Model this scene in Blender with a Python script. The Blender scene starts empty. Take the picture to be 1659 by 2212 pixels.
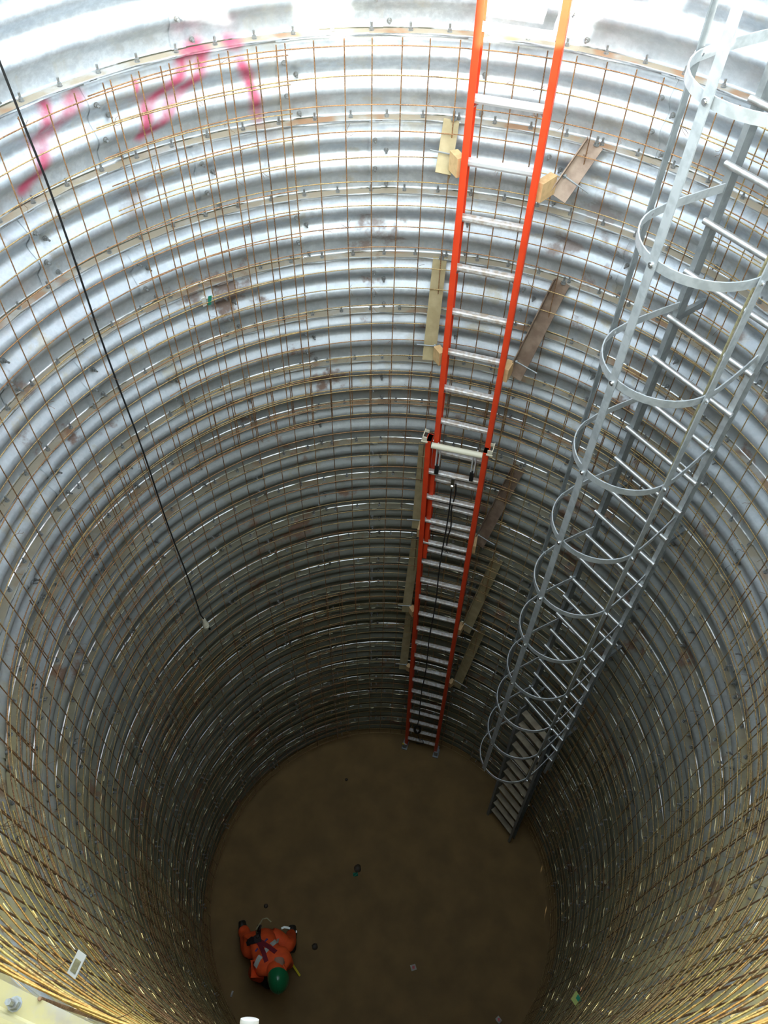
import bpy, bmesh, math, random
from mathutils import Vector, Matrix
from mathutils.bvhtree import BVHTree
random.seed(7)
PI = math.pi
sc = bpy.context.scene
COL = sc.collection
rad = math.radians

# ---------------------------------------------------------------- camera
# origin: centre of the shaft floor, z up, y away from the photographer
CAM = Vector((-0.0821, -2.0212, 10.132))
TH, ROLL, FPX = 0.65169, -0.02697, 1711.8
_r = Vector((1, 0, 0)); _d = Vector((0, -math.cos(TH), -math.sin(TH))); _f = Vector((0, math.sin(TH), -math.cos(TH)))
_c, _s = math.cos(ROLL), math.sin(ROLL)
RX = _c * _r + _s * _d
DY = -_s * _r + _c * _d
cd = bpy.data.cameras.new('camera'); cam = bpy.data.objects.new('camera', cd); COL.objects.link(cam)
cam.matrix_world = Matrix(((RX.x, -DY.x, -_f.x, CAM.x), (RX.y, -DY.y, -_f.y, CAM.y), (RX.z, -DY.z, -_f.z, CAM.z), (0, 0, 0, 1)))
cd.sensor_fit = 'VERTICAL'; cd.sensor_height = 36; cd.sensor_width = 27
cd.lens = FPX / 2212 * 36; cd.clip_start = .02; cd.clip_end = 200
sc.camera = cam

# ---------------------------------------------------------------- world, sun, exposure
w = bpy.data.worlds.new('world'); sc.world = w; w.use_nodes = True
SUN_E = 17.0
bg = w.node_tree.nodes['Background']; sky = w.node_tree.nodes.new('ShaderNodeTexSky'); sky.sky_type = 'NISHITA'; sky.sun_disc = False
sky.sun_elevation = rad(SUN_E); sky.sun_rotation = PI; sky.dust_density = 1.2; sky.ozone_density = 1.0      # sun low behind the photographer
wb = w.node_tree.nodes.new('ShaderNodeMix'); wb.data_type = 'RGBA'; wb.blend_type = 'MULTIPLY'; wb.inputs[0].default_value = 1
wb.inputs[7].default_value = (.97, 1.0, .95, 1)                                                             # the camera's white balance
hz = w.node_tree.nodes.new('ShaderNodeHueSaturation'); hz.inputs['Saturation'].default_value = .40   # hazy sky
w.node_tree.links.new(sky.outputs[0], hz.inputs['Color']); w.node_tree.links.new(hz.outputs[0], wb.inputs[6]); w.node_tree.links.new(wb.outputs[2], bg.inputs[0]); bg.inputs[1].default_value = 1.0
sd = bpy.data.lights.new('sun', 'SUN'); sd.energy = 9.0; sd.angle = rad(.53); sd.color = (1, .96, .88)
sun = bpy.data.objects.new('sun', sd); COL.objects.link(sun)
sun.rotation_euler = (rad(90 - SUN_E), 0, 0)
sun.location = (0, -10, 14)
sc.view_settings.view_transform = 'Standard'; sc.view_settings.look = 'None'
sc.view_settings.gamma = 1; sc.view_settings.use_curve_mapping = False
sc.view_settings.exposure = 1.22

# ---------------------------------------------------------------- helpers: where a ray of the camera meets a real surface
def ray(px, py):
    return (RX * (px - 829.5) + DY * (py - 1106) + _f * FPX).normalized()
def on_z(px, py, z):
    d = ray(px, py); return CAM + d * ((z - CAM.z) / d.z)
def on_cyl(px, py, R):
    d = ray(px, py); a = d.x**2 + d.y**2; b = CAM.x*d.x + CAM.y*d.y; c = CAM.x**2 + CAM.y**2 - R*R
    return CAM + d * ((-b + math.sqrt(b*b - a*c)) / a)
def on_y(px, py, y):
    d = ray(px, py); return CAM + d * ((y - CAM.y) / d.y)
def cyl(az, R, z): a = rad(az); return Vector((R*math.sin(a), R*math.cos(a), z))
def azof(p): return math.degrees(math.atan2(p.x, p.y))

# ---------------------------------------------------------------- materials
def newmat(name):
    m = bpy.data.materials.new(name); m.use_nodes = True
    return m, m.node_tree.nodes, m.node_tree.links, m.node_tree.nodes['Principled BSDF']
def simple(name, col, rough=.5, metal=0, noise=0, scale=20, col2=None, bump=0, thr=(.45, .6)):
    m, N, L, P = newmat(name)
    P.inputs['Base Color'].default_value = (*col, 1); P.inputs['Roughness'].default_value = rough; P.inputs['Metallic'].default_value = metal
    if noise or bump:
        ribs = name.endswith('wire')
        g = N.new('ShaderNodeNewGeometry'); t = N.new('ShaderNodeTexNoise'); t.inputs['Scale'].default_value = scale; t.inputs['Detail'].default_value = 5
        L.new(g.outputs['Position'], t.inputs['Vector'])
        if noise:
            r = N.new('ShaderNodeMapRange'); r.inputs[1].default_value = thr[0]; r.inputs[2].default_value = thr[1]; L.new(t.outputs[0], r.inputs[0])
            ml = N.new('ShaderNodeMath'); ml.operation = 'MULTIPLY'; ml.inputs[1].default_value = noise; L.new(r.outputs[0], ml.inputs[0])
            mx = N.new('ShaderNodeMix'); mx.data_type = 'RGBA'; mx.inputs[6].default_value = (*col, 1); mx.inputs[7].default_value = (*(col2 or [c*.5 for c in col]), 1)
            L.new(ml.outputs[0], mx.inputs[0]); L.new(mx.outputs[2], P.inputs['Base Color'])
            if ribs:
                t2 = N.new('ShaderNodeTexNoise'); t2.inputs['Scale'].default_value = 150; t2.inputs['Detail'].default_value = 1; L.new(g.outputs['Position'], t2.inputs['Vector'])
                r2 = N.new('ShaderNodeMapRange'); r2.inputs[1].default_value = .50; r2.inputs[2].default_value = .58; r2.inputs[4].default_value = .45; L.new(t2.outputs[0], r2.inputs[0])
                m2 = N.new('ShaderNodeMix'); m2.data_type = 'RGBA'; m2.inputs[7].default_value = (*[min(1, c*1.7 + .06) for c in col], 1)
                L.new(r2.outputs[0], m2.inputs[0]); L.new(mx.outputs[2], m2.inputs[6]); L.new(m2.outputs[2], P.inputs['Base Color'])
        if bump:
            b = N.new('ShaderNodeBump'); b.inputs['Strength'].default_value = bump; b.inputs['Distance'].default_value = .01
            L.new(t.outputs[0], b.inputs['Height']); L.new(b.outputs[0], P.inputs['Normal'])
    return m

def galv_plate(name, strokes=None):
    m, N, L, P = newmat(name)
    def math_(op, a, b=None, c=None):
        n = N.new('ShaderNodeMath'); n.operation = op
        for i, v in enumerate((a, b, c)):
            if v is None: continue
            if isinstance(v, (int, float)): n.inputs[i].default_value = v
            else: L.new(v, n.inputs[i])
        return n.outputs[0]
    def noise(scale, vec, det=4, rough=.6):
        t = N.new('ShaderNodeTexNoise'); t.inputs['Scale'].default_value = scale; t.inputs['Detail'].default_value = det; t.inputs['Roughness'].default_value = rough
        L.new(vec, t.inputs['Vector']); return t.outputs[0]
    def ramp(v, a, b, lo=0, hi=1):
        r = N.new('ShaderNodeMapRange'); r.interpolation_type = 'SMOOTHSTEP'
        for i, x in enumerate((a, b, lo, hi)): r.inputs[i+1].default_value = x
        L.new(v, r.inputs[0]); return r.outputs[0]
    def mix(f, a, b):
        x = N.new('ShaderNodeMix'); x.data_type = 'RGBA'
        if isinstance(f, float): x.inputs[0].default_value = f
        else: L.new(f, x.inputs[0])
        for i, v in ((6, a), (7, b)):
            if isinstance(v, tuple): x.inputs[i].default_value = (*v, 1)
            else: L.new(v, x.inputs[i])
        return x.outputs[2]
    g = N.new('ShaderNodeNewGeometry'); pos = g.outputs['Position']
    sp = N.new('ShaderNodeSeparateXYZ'); L.new(pos, sp.inputs[0])
    sn = N.new('ShaderNodeSeparateXYZ'); L.new(g.outputs['True Normal'], sn.inputs[0])
    oi = N.new('ShaderNodeObjectInfo')
    spang = noise(26, pos, 3, .7); mid = noise(2.3, pos, 5, .62); big = noise(.9, pos, 4, .6)
    # vertical run-down streaks: position squeezed in z
    mp = N.new('ShaderNodeMapping'); mp.inputs['Scale'].default_value = (9, 9, .8); L.new(pos, mp.inputs[0])
    streak = noise(1.0, mp.outputs[0], 4, .65)
    base = mix(ramp(spang, .35, .68), (.46, .51, .555), (.60, .655, .70))
    base = mix(ramp(mid, .4, .62, 0, .45), base, (.40, .45, .49))
    base = mix(ramp(oi.outputs['Random'], 0, 1, 0, .3), base, (.40, .43, .45))
    base = mix(ramp(streak, .55, .72, 0, .5), base, (.55, .55, .50))
    # dried grout and clay, heaviest on ledges and on the near side of the shaft
    ledge = ramp(sn.outputs[2], .75, .97)
    near = ramp(math_('ADD', math_('MULTIPLY', sp.outputs[1], -1), math_('MULTIPLY', mid, 1.2)), .3, 2.2)
    lm = math_('MULTIPLY', ledge, ramp(noise(5, pos, 4), .22, .5, .35, 1))
    base = mix(lm, base, (.31, .27, .20))
    base = mix(math_('MULTIPLY', ramp(noise(2.7, pos, 6, .7), .58, .66, 0, .55), ramp(sp.outputs[2], 9.6, 7.0)), base, (.42, .37, .24))
    base = mix(math_('MULTIPLY', ledge, ramp(noise(3.1, pos, 3), .56, .66, 0, .8)), base, (.30, .16, .08))
    clay = math_('MULTIPLY', near, ramp(noise(1.7, mp.outputs[0], 4), .40, .62, 0, .75))
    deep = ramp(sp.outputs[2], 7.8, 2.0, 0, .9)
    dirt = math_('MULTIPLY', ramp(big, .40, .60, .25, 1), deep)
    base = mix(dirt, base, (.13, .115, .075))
    shade_film = ramp(sp.outputs[2], 8.4, 3.0, 0, .8)  # daylight fading down the shaft, put into the colour along with some grime
    base = mix(shade_film, base, (.108, .108, .058))
    clay = math_('MULTIPLY', near, math_('MULTIPLY', ramp(noise(1.7, mp.outputs[0], 4), .36, .58, .15, .9), ramp(sp.outputs[2], 1.0, 5.5, .35, 1)))
    base = mix(clay, base, (.42, .365, .16))
    rust = math_('MULTIPLY', ramp(noise(2.3, pos, 6, .65), .59, .67, 0, .85), ramp(sp.outputs[2], 8.6, 6.8, .15, 1))
    base = mix(rust, base, (.17, .085, .045))
    nonmetal = math_('MAXIMUM', math_('MAXIMUM', lm, clay), math_('MAXIMUM', math_('MULTIPLY', shade_film, .7), math_('MAXIMUM', dirt, rust)))
    if strokes:
        at = math_('ARCTAN2', sp.outputs[0], sp.outputs[1]); u = math_('MULTIPLY', at, 2.06); v = sp.outputs[2]
        wob = math_('MULTIPLY', math_('SUBTRACT', noise(14, pos, 3), .5), .035)
        u = math_('ADD', u, wob)
        acc = None
        for (ua, va, ub, vb, wd) in strokes:
            dx, dy = ub-ua, vb-va; l2 = dx*dx+dy*dy
            pu = math_('SUBTRACT', u, ua); pv = math_('SUBTRACT', v, va)
            t = math_('ADD', math_('MULTIPLY', pu, dx/l2), math_('MULTIPLY', pv, dy/l2))
            n = N.new('ShaderNodeClamp'); L.new(t, n.inputs[0]); t = n.outputs[0]
            eu = math_('SUBTRACT', pu, math_('MULTIPLY', t, dx)); ev = math_('SUBTRACT', pv, math_('MULTIPLY', t, dy))
            d = math_('SQRT', math_('ADD', math_('MULTIPLY', eu, eu), math_('MULTIPLY', ev, ev)))
            f = ramp(d, wd*1.25, wd*.1, 0, 1)
            acc = f if acc is None else math_('MAXIMUM', acc, f)
        acc = math_('MULTIPLY', acc, ramp(noise(7, pos, 4), .32, .6, .4, .9))
        base = mix(acc, base, (.50, .05, .13))
        nonmetal = math_('MAXIMUM', nonmetal, acc)
    L.new(base, P.inputs['Base Color'])
    L.new(ramp(nonmetal, 0, 1, .38, .02), P.inputs['Metallic'])
    L.new(math_('ADD', ramp(spang, .3, .7, .34, .48), math_('MULTIPLY', nonmetal, .35)), P.inputs['Roughness'])
    b = N.new('ShaderNodeBump'); b.inputs['Strength'].default_value = .35; b.inputs['Distance'].default_value = .012
    L.new(noise(6, pos, 4), b.inputs['Height']); L.new(b.outputs[0], P.inputs['Normal'])
    return m

def strokes_from(*polys):
    out = []
    for wd, pts in polys:
        q = [on_cyl(x, y, 2.05) for x, y in pts]
        q = [(math.atan2(p.x, p.y)*2.06, p.z) for p in q]
        for a, b in zip(q, q[1:]): out.append((*a, *b, wd))
    return out
STROKES = strokes_from((.045, [(167, 208), (140, 252), (100, 300), (85, 375), (58, 412)]), (.04, [(103, 230), (97, 275), (85, 320)]),
    (.05, [(432, 106), (410, 118)]), (.038, [(400, 120), (384, 168), (345, 205), (322, 235), (306, 300)]),
    (.038, [(445, 112), (427, 165), (372, 222), (345, 268), (306, 300)]), (.04, [(495, 95), (512, 98)]),
    (.04, [(520, 138), (536, 165), (552, 220), (560, 258)]), (.02, [(292, 180), (292, 192)]))

M = {}
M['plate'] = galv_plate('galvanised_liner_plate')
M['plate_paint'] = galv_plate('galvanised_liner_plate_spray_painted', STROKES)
M['bend'] = simple('shiny_bend_highlight', (.70, .71, .70), .3, .9, 1.0, 3.0, (.14, .13, .09), 0, (.44, .52))  # bend highlight helped by colour: brighter, shinier metal with dark breaks
M['galv'] = simple('galvanised_steel', (.56, .60, .61), .42, .35, .6, 22, (.38, .42, .43), .1)
M['galv_dark'] = simple('weathered_galvanised_steel', (.30, .33, .335), .5, .35, .6, 18, (.20, .225, .23), .1)
M['galv_rung'] = simple('galvanised_rung', (.62, .63, .62), .32, .7, .5, 25, (.42, .42, .38), .1)
M['bolt'] = simple('bolt_steel', (.36, .38, .38), .42, .6, .5, 60, (.18, .16, .13))
M['rust'] = simple('rusty_reinforcing_wire', (.33, .18, .075), .6, .35, .8, 9, (.17, .085, .04), .8, (.4, .6))
M['rust_dark'] = simple('darker_rusty_wire', (.24, .13, .06), .6, .35, .8, 9, (.11, .065, .035), .8, (.4, .6))
M['rust_far'] = simple('yellowish_rusty_wire', (.38, .27, .11), .55, .4, .8, 9, (.20, .12, .05), .8, (.4, .6))
M['rust_yellow'] = simple('yellow_stained_wire', (.50, .37, .10), .5, .3, .9, 10, (.30, .15, .05), .8, (.4, .6))
M['rust_orange'] = simple('orange_rusted_wire', (.58, .29, .06), .5, .35, .6, 12, (.40, .30, .08), .8, (.4, .6))
M['orange'] = simple('red_orange_fibreglass', (.78, .065, .018), .42, 0, .3, 12, (.60, .04, .012))
M['alu'] = simple('aluminium', (.74, .75, .76), .42, .4)
M['alu_dirty'] = simple('aluminium_rung_with_dried_mud', (.66, .66, .65), .5, .25, .9, 40, (.44, .36, .28), .2, (.38, .64))
M['cream'] = simple('cream_plastic', (.72, .68, .52), .5)
M['black'] = simple('black_rubber', (.012, .012, .012), .5)
M['mud'] = simple('compacted_brown_mud', (.225, .137, .045), .8, 0, .8, 3.0, (.155, .095, .032), .8, (.35, .65))
M['soil'] = simple('excavated_ground', (.30, .24, .17), .9, 0, .6, 4, (.2, .15, .1), 1)
M['brown_steel'] = simple('brown_primed_steel', (.20, .14, .10), .55, .3, .9, 14, (.30, .23, .17), .2, (.4, .62))
M['tan_steel'] = simple('muddy_tan_steel', (.36, .30, .16), .55, .25, .8, 14, (.45, .38, .22), .2, (.4, .62))
M['wood'] = simple('pine_block', (.66, .45, .22), .7, 0, .5, 30, (.5, .32, .15))
M['slat'] = simple('muddy_slat', (.34, .29, .20), .7, 0, .7, 12, (.22, .18, .12), .3)
M['ply'] = simple('weathered_plywood', (.45, .34, .2), .8, 0, .5, 8)
M['hivis'] = simple('orange_work_coverall', (.95, .115, .02), .75, 0, .4, 14, (.72, .07, .015), .5)
M['reflect'] = simple('silver_reflective_tape', (.62, .66, .60), .35, .2)
M['helmet'] = simple('green_hard_hat_shell', (.012, .17, .06), .28)
M['harness'] = simple('maroon_webbing', (.20, .012, .025), .8)
M['harness_dark'] = simple('dark_webbing', (.02, .012, .012), .8)
M['purple'] = simple('violet_webbing', (.10, .06, .22), .8)
M['skin'] = simple('skin', (.45, .25, .17), .55)
M['glove'] = simple('dark_glove', (.018, .022, .014), .8)
M['boot'] = simple('dark_boot', (.02, .017, .012), .6)
M['yellow'] = simple('yellow_tape_measure', (.75, .62, .03), .4)
M['white'] = simple('white_plastic', (.55, .53, .49), .4)
M['paper'] = simple('white_paper', (.72, .72, .66), .8)
M['green'] = simple('green_tag', (.03, .32, .20), .6)
M['lime'] = simple('yellow_green_card', (.50, .60, .18), .7)
M['pink'] = simple('pink_print', (.55, .12, .14), .7)
M['rope'] = simple('straw_coloured_rope', (.36, .33, .18), .85, 0, .6, 60)
M['steel_bright'] = simple('bright_steel', (.8, .8, .8), .2, 1)

# ---------------------------------------------------------------- mesh helpers
def link(name, me, mat, parent=None):
    o = bpy.data.objects.new(name, me); COL.objects.link(o)
    if mat is not None and not me.materials: me.materials.append(mat)
    if parent is not None: o.parent = parent
    return o
def bm_obj(name, bm, mat, parent=None, smooth=False, ang=40):
    me = bpy.data.meshes.new(name); bmesh.ops.recalc_face_normals(bm, faces=bm.faces); bm.to_mesh(me); bm.free()
    if smooth:
        for p in me.polygons: p.use_smooth = True
        me.set_sharp_from_angle(angle=rad(ang))
    return link(name, me, mat, parent)
def thing(name, label, cat, loc=(0, 0, 0), group=None):
    o = bpy.data.objects.new(name, None); COL.objects.link(o); o.location = loc
    o['label'] = label; o['category'] = cat
    if group: o['group'] = group
    return o
def tag(o, label, cat, group=None):
    o['label'] = label; o['category'] = cat
    if group: o['group'] = group
    return o
def frame_at(a, b, up=Vector((0, 0, 1))):
    t = (b - a).normalized()
    if abs(t.dot(up)) > .98: up = Vector((0, 1, 0))
    n = (up - t * up.dot(t)).normalized(); return t, n, t.cross(n)
def tube(bm, pts, r, seg=6, cap=True, closed=False, up=Vector((0, 0, 1))):
    """a round bar swept along pts"""
    rings = []; n = len(pts); prev = None
    for i, p in enumerate(pts):
        if closed: a, b = pts[i-1], pts[(i+1) % n]
        else: a, b = pts[max(i-1, 0)], pts[min(i+1, n-1)]
        t = (b-a).normalized()
        if prev is None:
            u = up if abs(t.dot(up)) < .95 else Vector((1, 0, 0))
            nn = (u - t*u.dot(t)).normalized()
        else: nn = (prev - t*prev.dot(t)).normalized()
        prev = nn; bn = t.cross(nn)
        rr = r[i] if isinstance(r, (list, tuple)) else r
        rings.append([bm.verts.new(p + (nn*math.cos(2*PI*k/seg) + bn*math.sin(2*PI*k/seg))*rr) for k in range(seg)])
    m = n if closed else n-1
    for i in range(m):
        A, B = rings[i], rings[(i+1) % n]
        for k in range(seg): bm.faces.new((A[k], A[(k+1) % seg], B[(k+1) % seg], B[k]))
    if cap and not closed: bm.faces.new(rings[0][::-1]); bm.faces.new(rings[-1])
    return rings
def box(bm, c, X, Y, Z):
    """box with centre c and half-extent vectors X Y Z"""
    v = [bm.verts.new(c + X*i + Y*j + Z*k) for i in (-1, 1) for j in (-1, 1) for k in (-1, 1)]
    for f in ((0, 1, 3, 2), (4, 6, 7, 5), (0, 4, 5, 1), (2, 3, 7, 6), (0, 2, 6, 4), (1, 5, 7, 3)): bm.faces.new([v[i] for i in f])
def extrude_profile(bm, a, b, prof, X, Y, cap=True):
    """closed polygon prof (x, y pairs along X, Y) swept from a to b"""
    A = [bm.verts.new(a + X*x + Y*y) for x, y in prof]; B = [bm.verts.new(b + X*x + Y*y) for x, y in prof]
    n = len(prof)
    for i in range(n): bm.faces.new((A[i], A[(i+1) % n], B[(i+1) % n], B[i]))
    if cap: bm.faces.new(A[::-1]); bm.faces.new(B)
def channel_prof(wd, fl, t):
    """C section: web along x (width wd) at y=0, flanges reach to y=fl"""
    h = wd/2
    return [(-h, 0), (h, 0), (h, fl), (h-t, fl), (h-t, t), (-h+t, t), (-h+t, fl), (-h, fl)]
def strip(bm, pts, nrm, width, th):
    """flat strap through pts; nrm[i] = face normal"""
    R = []; n = len(pts)
    for i, p in enumerate(pts):
        t = (pts[min(i+1, n-1)] - pts[max(i-1, 0)]).normalized(); N_ = nrm[i].normalized(); s = t.cross(N_).normalized()
        R.append([bm.verts.new(p + s*a*width/2 + N_*b*th/2) for a, b in ((-1, -1), (1, -1), (1, 1), (-1, 1))])
    for A, B in zip(R, R[1:]):
        for k in range(4): bm.faces.new((A[k], A[(k+1) % 4], B[(k+1) % 4], B[k]))
    bm.faces.new(R[0][::-1]); bm.faces.new(R[-1])

# ================================================================ SHAFT WALL of bolted corrugated liner plates
TOP = CAM.z - 1.598        # world height of flange k = 0
PITCH = .40640
RO, RI, LIP = 2.084, 2.034, 2.029
def ring_z(k): return TOP - PITCH*k
wall = bpy.data.objects.new('wall_shaft', None); COL.objects.link(wall); wall['kind'] = 'structure'
PA = 360/14
prof = []
def P_(r, t): prof.append((r, -t*PITCH))
P_(LIP+.001, .004); P_(LIP, .020); P_(LIP+.004, .024); P_(RO-.012, .026); P_(RO-.003, .032); P_(RO, .045)
for t0, t1, a, b in ((.08, .22, RO, RI), (.27, .42, RI, RO), (.46, .60, RO, RI), (.655, .81, RI, RO)):
    for i in range(5):
        s = i/4; P_(a + (b-a)*(.45*(.5-.5*math.cos(PI*s)) + .55*s), t0 + (t1-t0)*s)
P_(RO, .955); P_(RO-.003, .972); P_(RO-.010, .981); P_(LIP+.003, .988); P_(LIP, .992); P_(LIP+.001, 1.004)
def plate_mesh(name, mat):
    me = bpy.data.meshes.new(name); V = []; F = []
    azs = [0, 1.9, 1.901] + [1.9 + (PA-1.9)*i/9 for i in range(1, 10)] + [PA + .9]
    rnd = random.Random(3)
    for j, az in enumerate(azs):
        off = -.005 if j < 2 else 0
        a = rad(az)
        for i, (r, z) in enumerate(prof):
            rr = r + off + (.0035*math.sin(az*1.3) + rnd.uniform(-.003, .003) if i in (0, 1, len(prof)-1, len(prof)-2, len(prof)-3) else 0)
            V.append((rr*math.sin(a), rr*math.cos(a), z))
    n = len(prof)
    for j in range(len(azs)-1):
        for i in range(n-1):
            F.append((j*n+i, (j+1)*n+i, (j+1)*n+i+1, j*n+i+1))
    me.from_pydata(V, [], F); me.polygons.foreach_set('use_smooth', [True]*len(F)); me.set_sharp_from_angle(angle=rad(50))
    me.materials.append(mat); me.materials.append(M['bend'])
    L0 = len(prof)-6
    for fi, p in enumerate(me.polygons):
        if fi % (n-1) == len(prof)-5: p.material_index = 1
    return me
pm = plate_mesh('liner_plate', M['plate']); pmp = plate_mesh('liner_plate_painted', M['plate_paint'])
rest = []
for k in range(-3, 21):
    s0 = -18.5 if k % 2 == 0 else -6.0
    for j in range(14):
        az = (s0 + PA*j + 180) % 360 - 180; mid = (az + PA/2 + 180) % 360 - 180
        if (k < 0 and abs(mid) > 75) or (abs(mid) > 160 and k < 5):
            rest.append((k, az)); continue
        painted = k in (-1, 0, 1) and -75 < mid < -10
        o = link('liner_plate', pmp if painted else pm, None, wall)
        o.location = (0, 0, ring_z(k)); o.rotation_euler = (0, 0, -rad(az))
        o.scale = (1, 1, 1)
V = []; F = []
for k, az in rest:
    a = -rad(az); ca, sa = math.cos(a), math.sin(a); b0 = len(V)
    for v in pm.vertices: V.append((v.co.x*ca - v.co.y*sa, v.co.x*sa + v.co.y*ca, v.co.z + ring_z(k)))
    for p in pm.polygons: F.append(tuple(b0 + i for i in p.vertices))
me = bpy.data.meshes.new('liner_plates_overhead'); me.from_pydata(V, [], F); me.polygons.foreach_set('use_smooth', [True]*len(F)); me.set_sharp_from_angle(angle=rad(50))
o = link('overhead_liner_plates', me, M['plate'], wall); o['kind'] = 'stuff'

# wide ledge flashing on the near side under the photographer
bm = bmesh.new(); A = []
for i in range(41):
    az = 112 + 140*i/40; e = min(1, (i)/6, (40-i)/6); r0 = 2.03 - .045*e + .0025*math.sin(i*1.7)
    A.append([bm.verts.new(cyl(az, r, TOP + dz)) for r, dz in ((r0, -.006), (r0, .006), (2.016, .008), (2.020, .014), (2.024, .075), (2.078, .085), (2.078, -.006))])
for a, b in zip(A, A[1:]):
    for k in range(7): bm.faces.new((a[k], b[k], b[(k+1) % 7], a[(k+1) % 7]))
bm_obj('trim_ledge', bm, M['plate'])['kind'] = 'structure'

# bolts: nut, washer and stud
def bolt_mesh():
    bm = bmesh.new()
    tube(bm, [Vector((0, 0, 0)), Vector((0, 0, .003))], .0125, 10)
    tube(bm, [Vector((0, 0, .004)), Vector((0, 0, .015))], .0098, 6)
    tube(bm, [Vector((0, 0, .018)), Vector((0, 0, .036))], .0056, 6)
    me = bpy.data.meshes.new('bolt'); bmesh.ops.recalc_face_normals(bm, faces=bm.faces); bm.to_mesh(me); bm.free(); me.materials.append(M['bolt']); return me
bolt_me = bolt_mesh()
bolts = []
for k in range(-2, 21):
    s0 = -18.5 if k % 2 == 0 else -6.0
    for j in range(14):
        for i in range(5):
            az = s0 + PA*j + PA/10 + PA/5*i
            bolts.append((cyl(az, 2.056 - (.052 if k == 0 and 120 < az % 360 < 245 else 0), ring_z(k) + .005), Matrix.Rotation(random.uniform(0, 1), 4, 'Z')))
        for (da, t) in ((.9, .25), (2.6, .44), (.9, .63), (2.7, .90)):
            az = s0 + PA*j + da; r = 2.036 if t in (.25, .63) else 2.078
            inward = -cyl(az, 1, 0); rot = inward.to_track_quat('Z', 'Y').to_matrix().to_4x4()
            bolts.append((cyl(az, r - .006, ring_z(k) - t*PITCH), rot))
vis = []
for p, m in bolts:
    q = p - CAM; fx = q.dot(_f)
    if fx > .3:
        x = 829.5 + q.dot(RX)/fx*FPX; y = 1106 + q.dot(DY)/fx*FPX
        if -20 < x < 1680 and -20 < y < 2232: vis.append((fx, p, m))
vis.sort(key=lambda t: t[0])
near, far = vis[:300], vis[300:]
for _, p, m in near:
    o = link('bolt', bolt_me, None, wall); o.matrix_local = Matrix.Translation(p) @ m
V = []; F = []
for _, p, m in far:
    b0 = len(V); mm = Matrix.Translation(p) @ m
    for v in bolt_me.vertices: V.append(mm @ v.co)
    for pl in bolt_me.polygons: F.append(tuple(b0+i for i in pl.vertices))
me = bpy.data.meshes.new('far_bolts'); me.from_pydata(V, [], F)
o = link('far_bolts', me, M['bolt'], wall); o['kind'] = 'stuff'

# ================================================================ FLOOR and surrounding ground
bm = bmesh.new()
from mathutils import noise as mn
NR, NA = 40, 96; rows = []
for i in range(NR+1):
    r = 2.12*i/NR; row = []
    for j in range(NA):
        a = 2*PI*j/NA; x, y = r*math.sin(a), r*math.cos(a)
        z = .022*mn.noise(Vector((x*2.2, y*2.2, 0))) + .012*mn.noise(Vector((x*7, y*7, 3)))
        if r > 1.95: z += (r-1.95)*.25
        row.append(bm.verts.new((x, y, z)))
        if i == 0: break
    rows.append(row)
for j in range(NA): bm.faces.new((rows[0][0], rows[1][j], rows[1][(j+1) % NA]))
for i in range(1, NR):
    for j in range(NA): bm.faces.new((rows[i][j], rows[i+1][j], rows[i+1][(j+1) % NA], rows[i][(j+1) % NA]))
fl = bm_obj('floor', bm, M['mud'], smooth=True); fl['kind'] = 'structure'
bm = bmesh.new(); A = []
for j in range(64):
    A.append([bm.verts.new(cyl(360*j/64, r, CAM.z - 1.45 + dz)) for r, dz in ((2.12, 0), (3, .03), (5, -.02), (14, 0))])
for j in range(64):
    for i in range(3): bm.faces.new((A[j][i], A[(j+1) % 64][i], A[(j+1) % 64][i+1], A[j][i+1]))
bm_obj('ground', bm, M['soil'])['kind'] = 'structure'

# unseen plywood boards added outside the near rim; their gaps shape the sun patches
for i, (x0, x1) in enumerate(((-2.3, -1.04), (-.84, -.55), (-.30, .27), (.80, 1.0), (1.12, 2.4))):
    bm = bmesh.new(); box(bm, Vector(((x0+x1)/2, -2.42, CAM.z - .35)), Vector(((x1-x0)/2, 0, 0)), Vector((0, .009, 0)), Vector((0, 0, 1.1)))
    lab = ('wide added plywood board blocking sun at the left end of the near rim', 'narrow added plywood board blocking sun left of the photographer', 'added plywood board blocking sun right behind the photographer',
           'narrowest added plywood board blocking sun on the right of the near rim', 'wide added plywood board blocking sun at the right end of the near rim')[i]
    tag(bm_obj('sun_block_board', bm, M['ply']), lab, 'guard board', 'added plywood boards blocking sun outside the near rim')

# ================================================================ REINFORCING MESH
STEP = 3.97
def bulge(az):
    a = abs((az + 180) % 360 - 180); t = min(1, max(0, (a-125)/35)); return .018*t*t*(3-2*t)
def bar_v(az, R, z0, z1, mat, parent, r=.0031):
    bm = bmesh.new(); n = max(2, int((z0-z1)/.5)+1); ph = random.uniform(0, 6)
    tube(bm, [cyl(az + .08*math.sin(i*1.3+ph), R + bulge(az) + .003*math.sin(i*.9+ph), z0 + (z1-z0)*i/(n-1)) for i in range(n)], r, 6)
    return bm_obj('vertical_bar', bm, mat, parent, True, 60)
def bar_h(a0, a1, R, z, mat, parent, r=.0031):
    bm = bmesh.new(); n = int((a1-a0)/3)+1; ph = random.uniform(0, 6)
    tube(bm, [cyl(a0 + (a1-a0)*i/(n-1), R + bulge(a0 + (a1-a0)*i/(n-1)) + .003*math.sin(i*.5+ph), z + .004*math.sin(i*.35+ph)) for i in range(n)], r, 6)
    return bm_obj('horizontal_bar', bm, mat, parent, True, 60)
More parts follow.
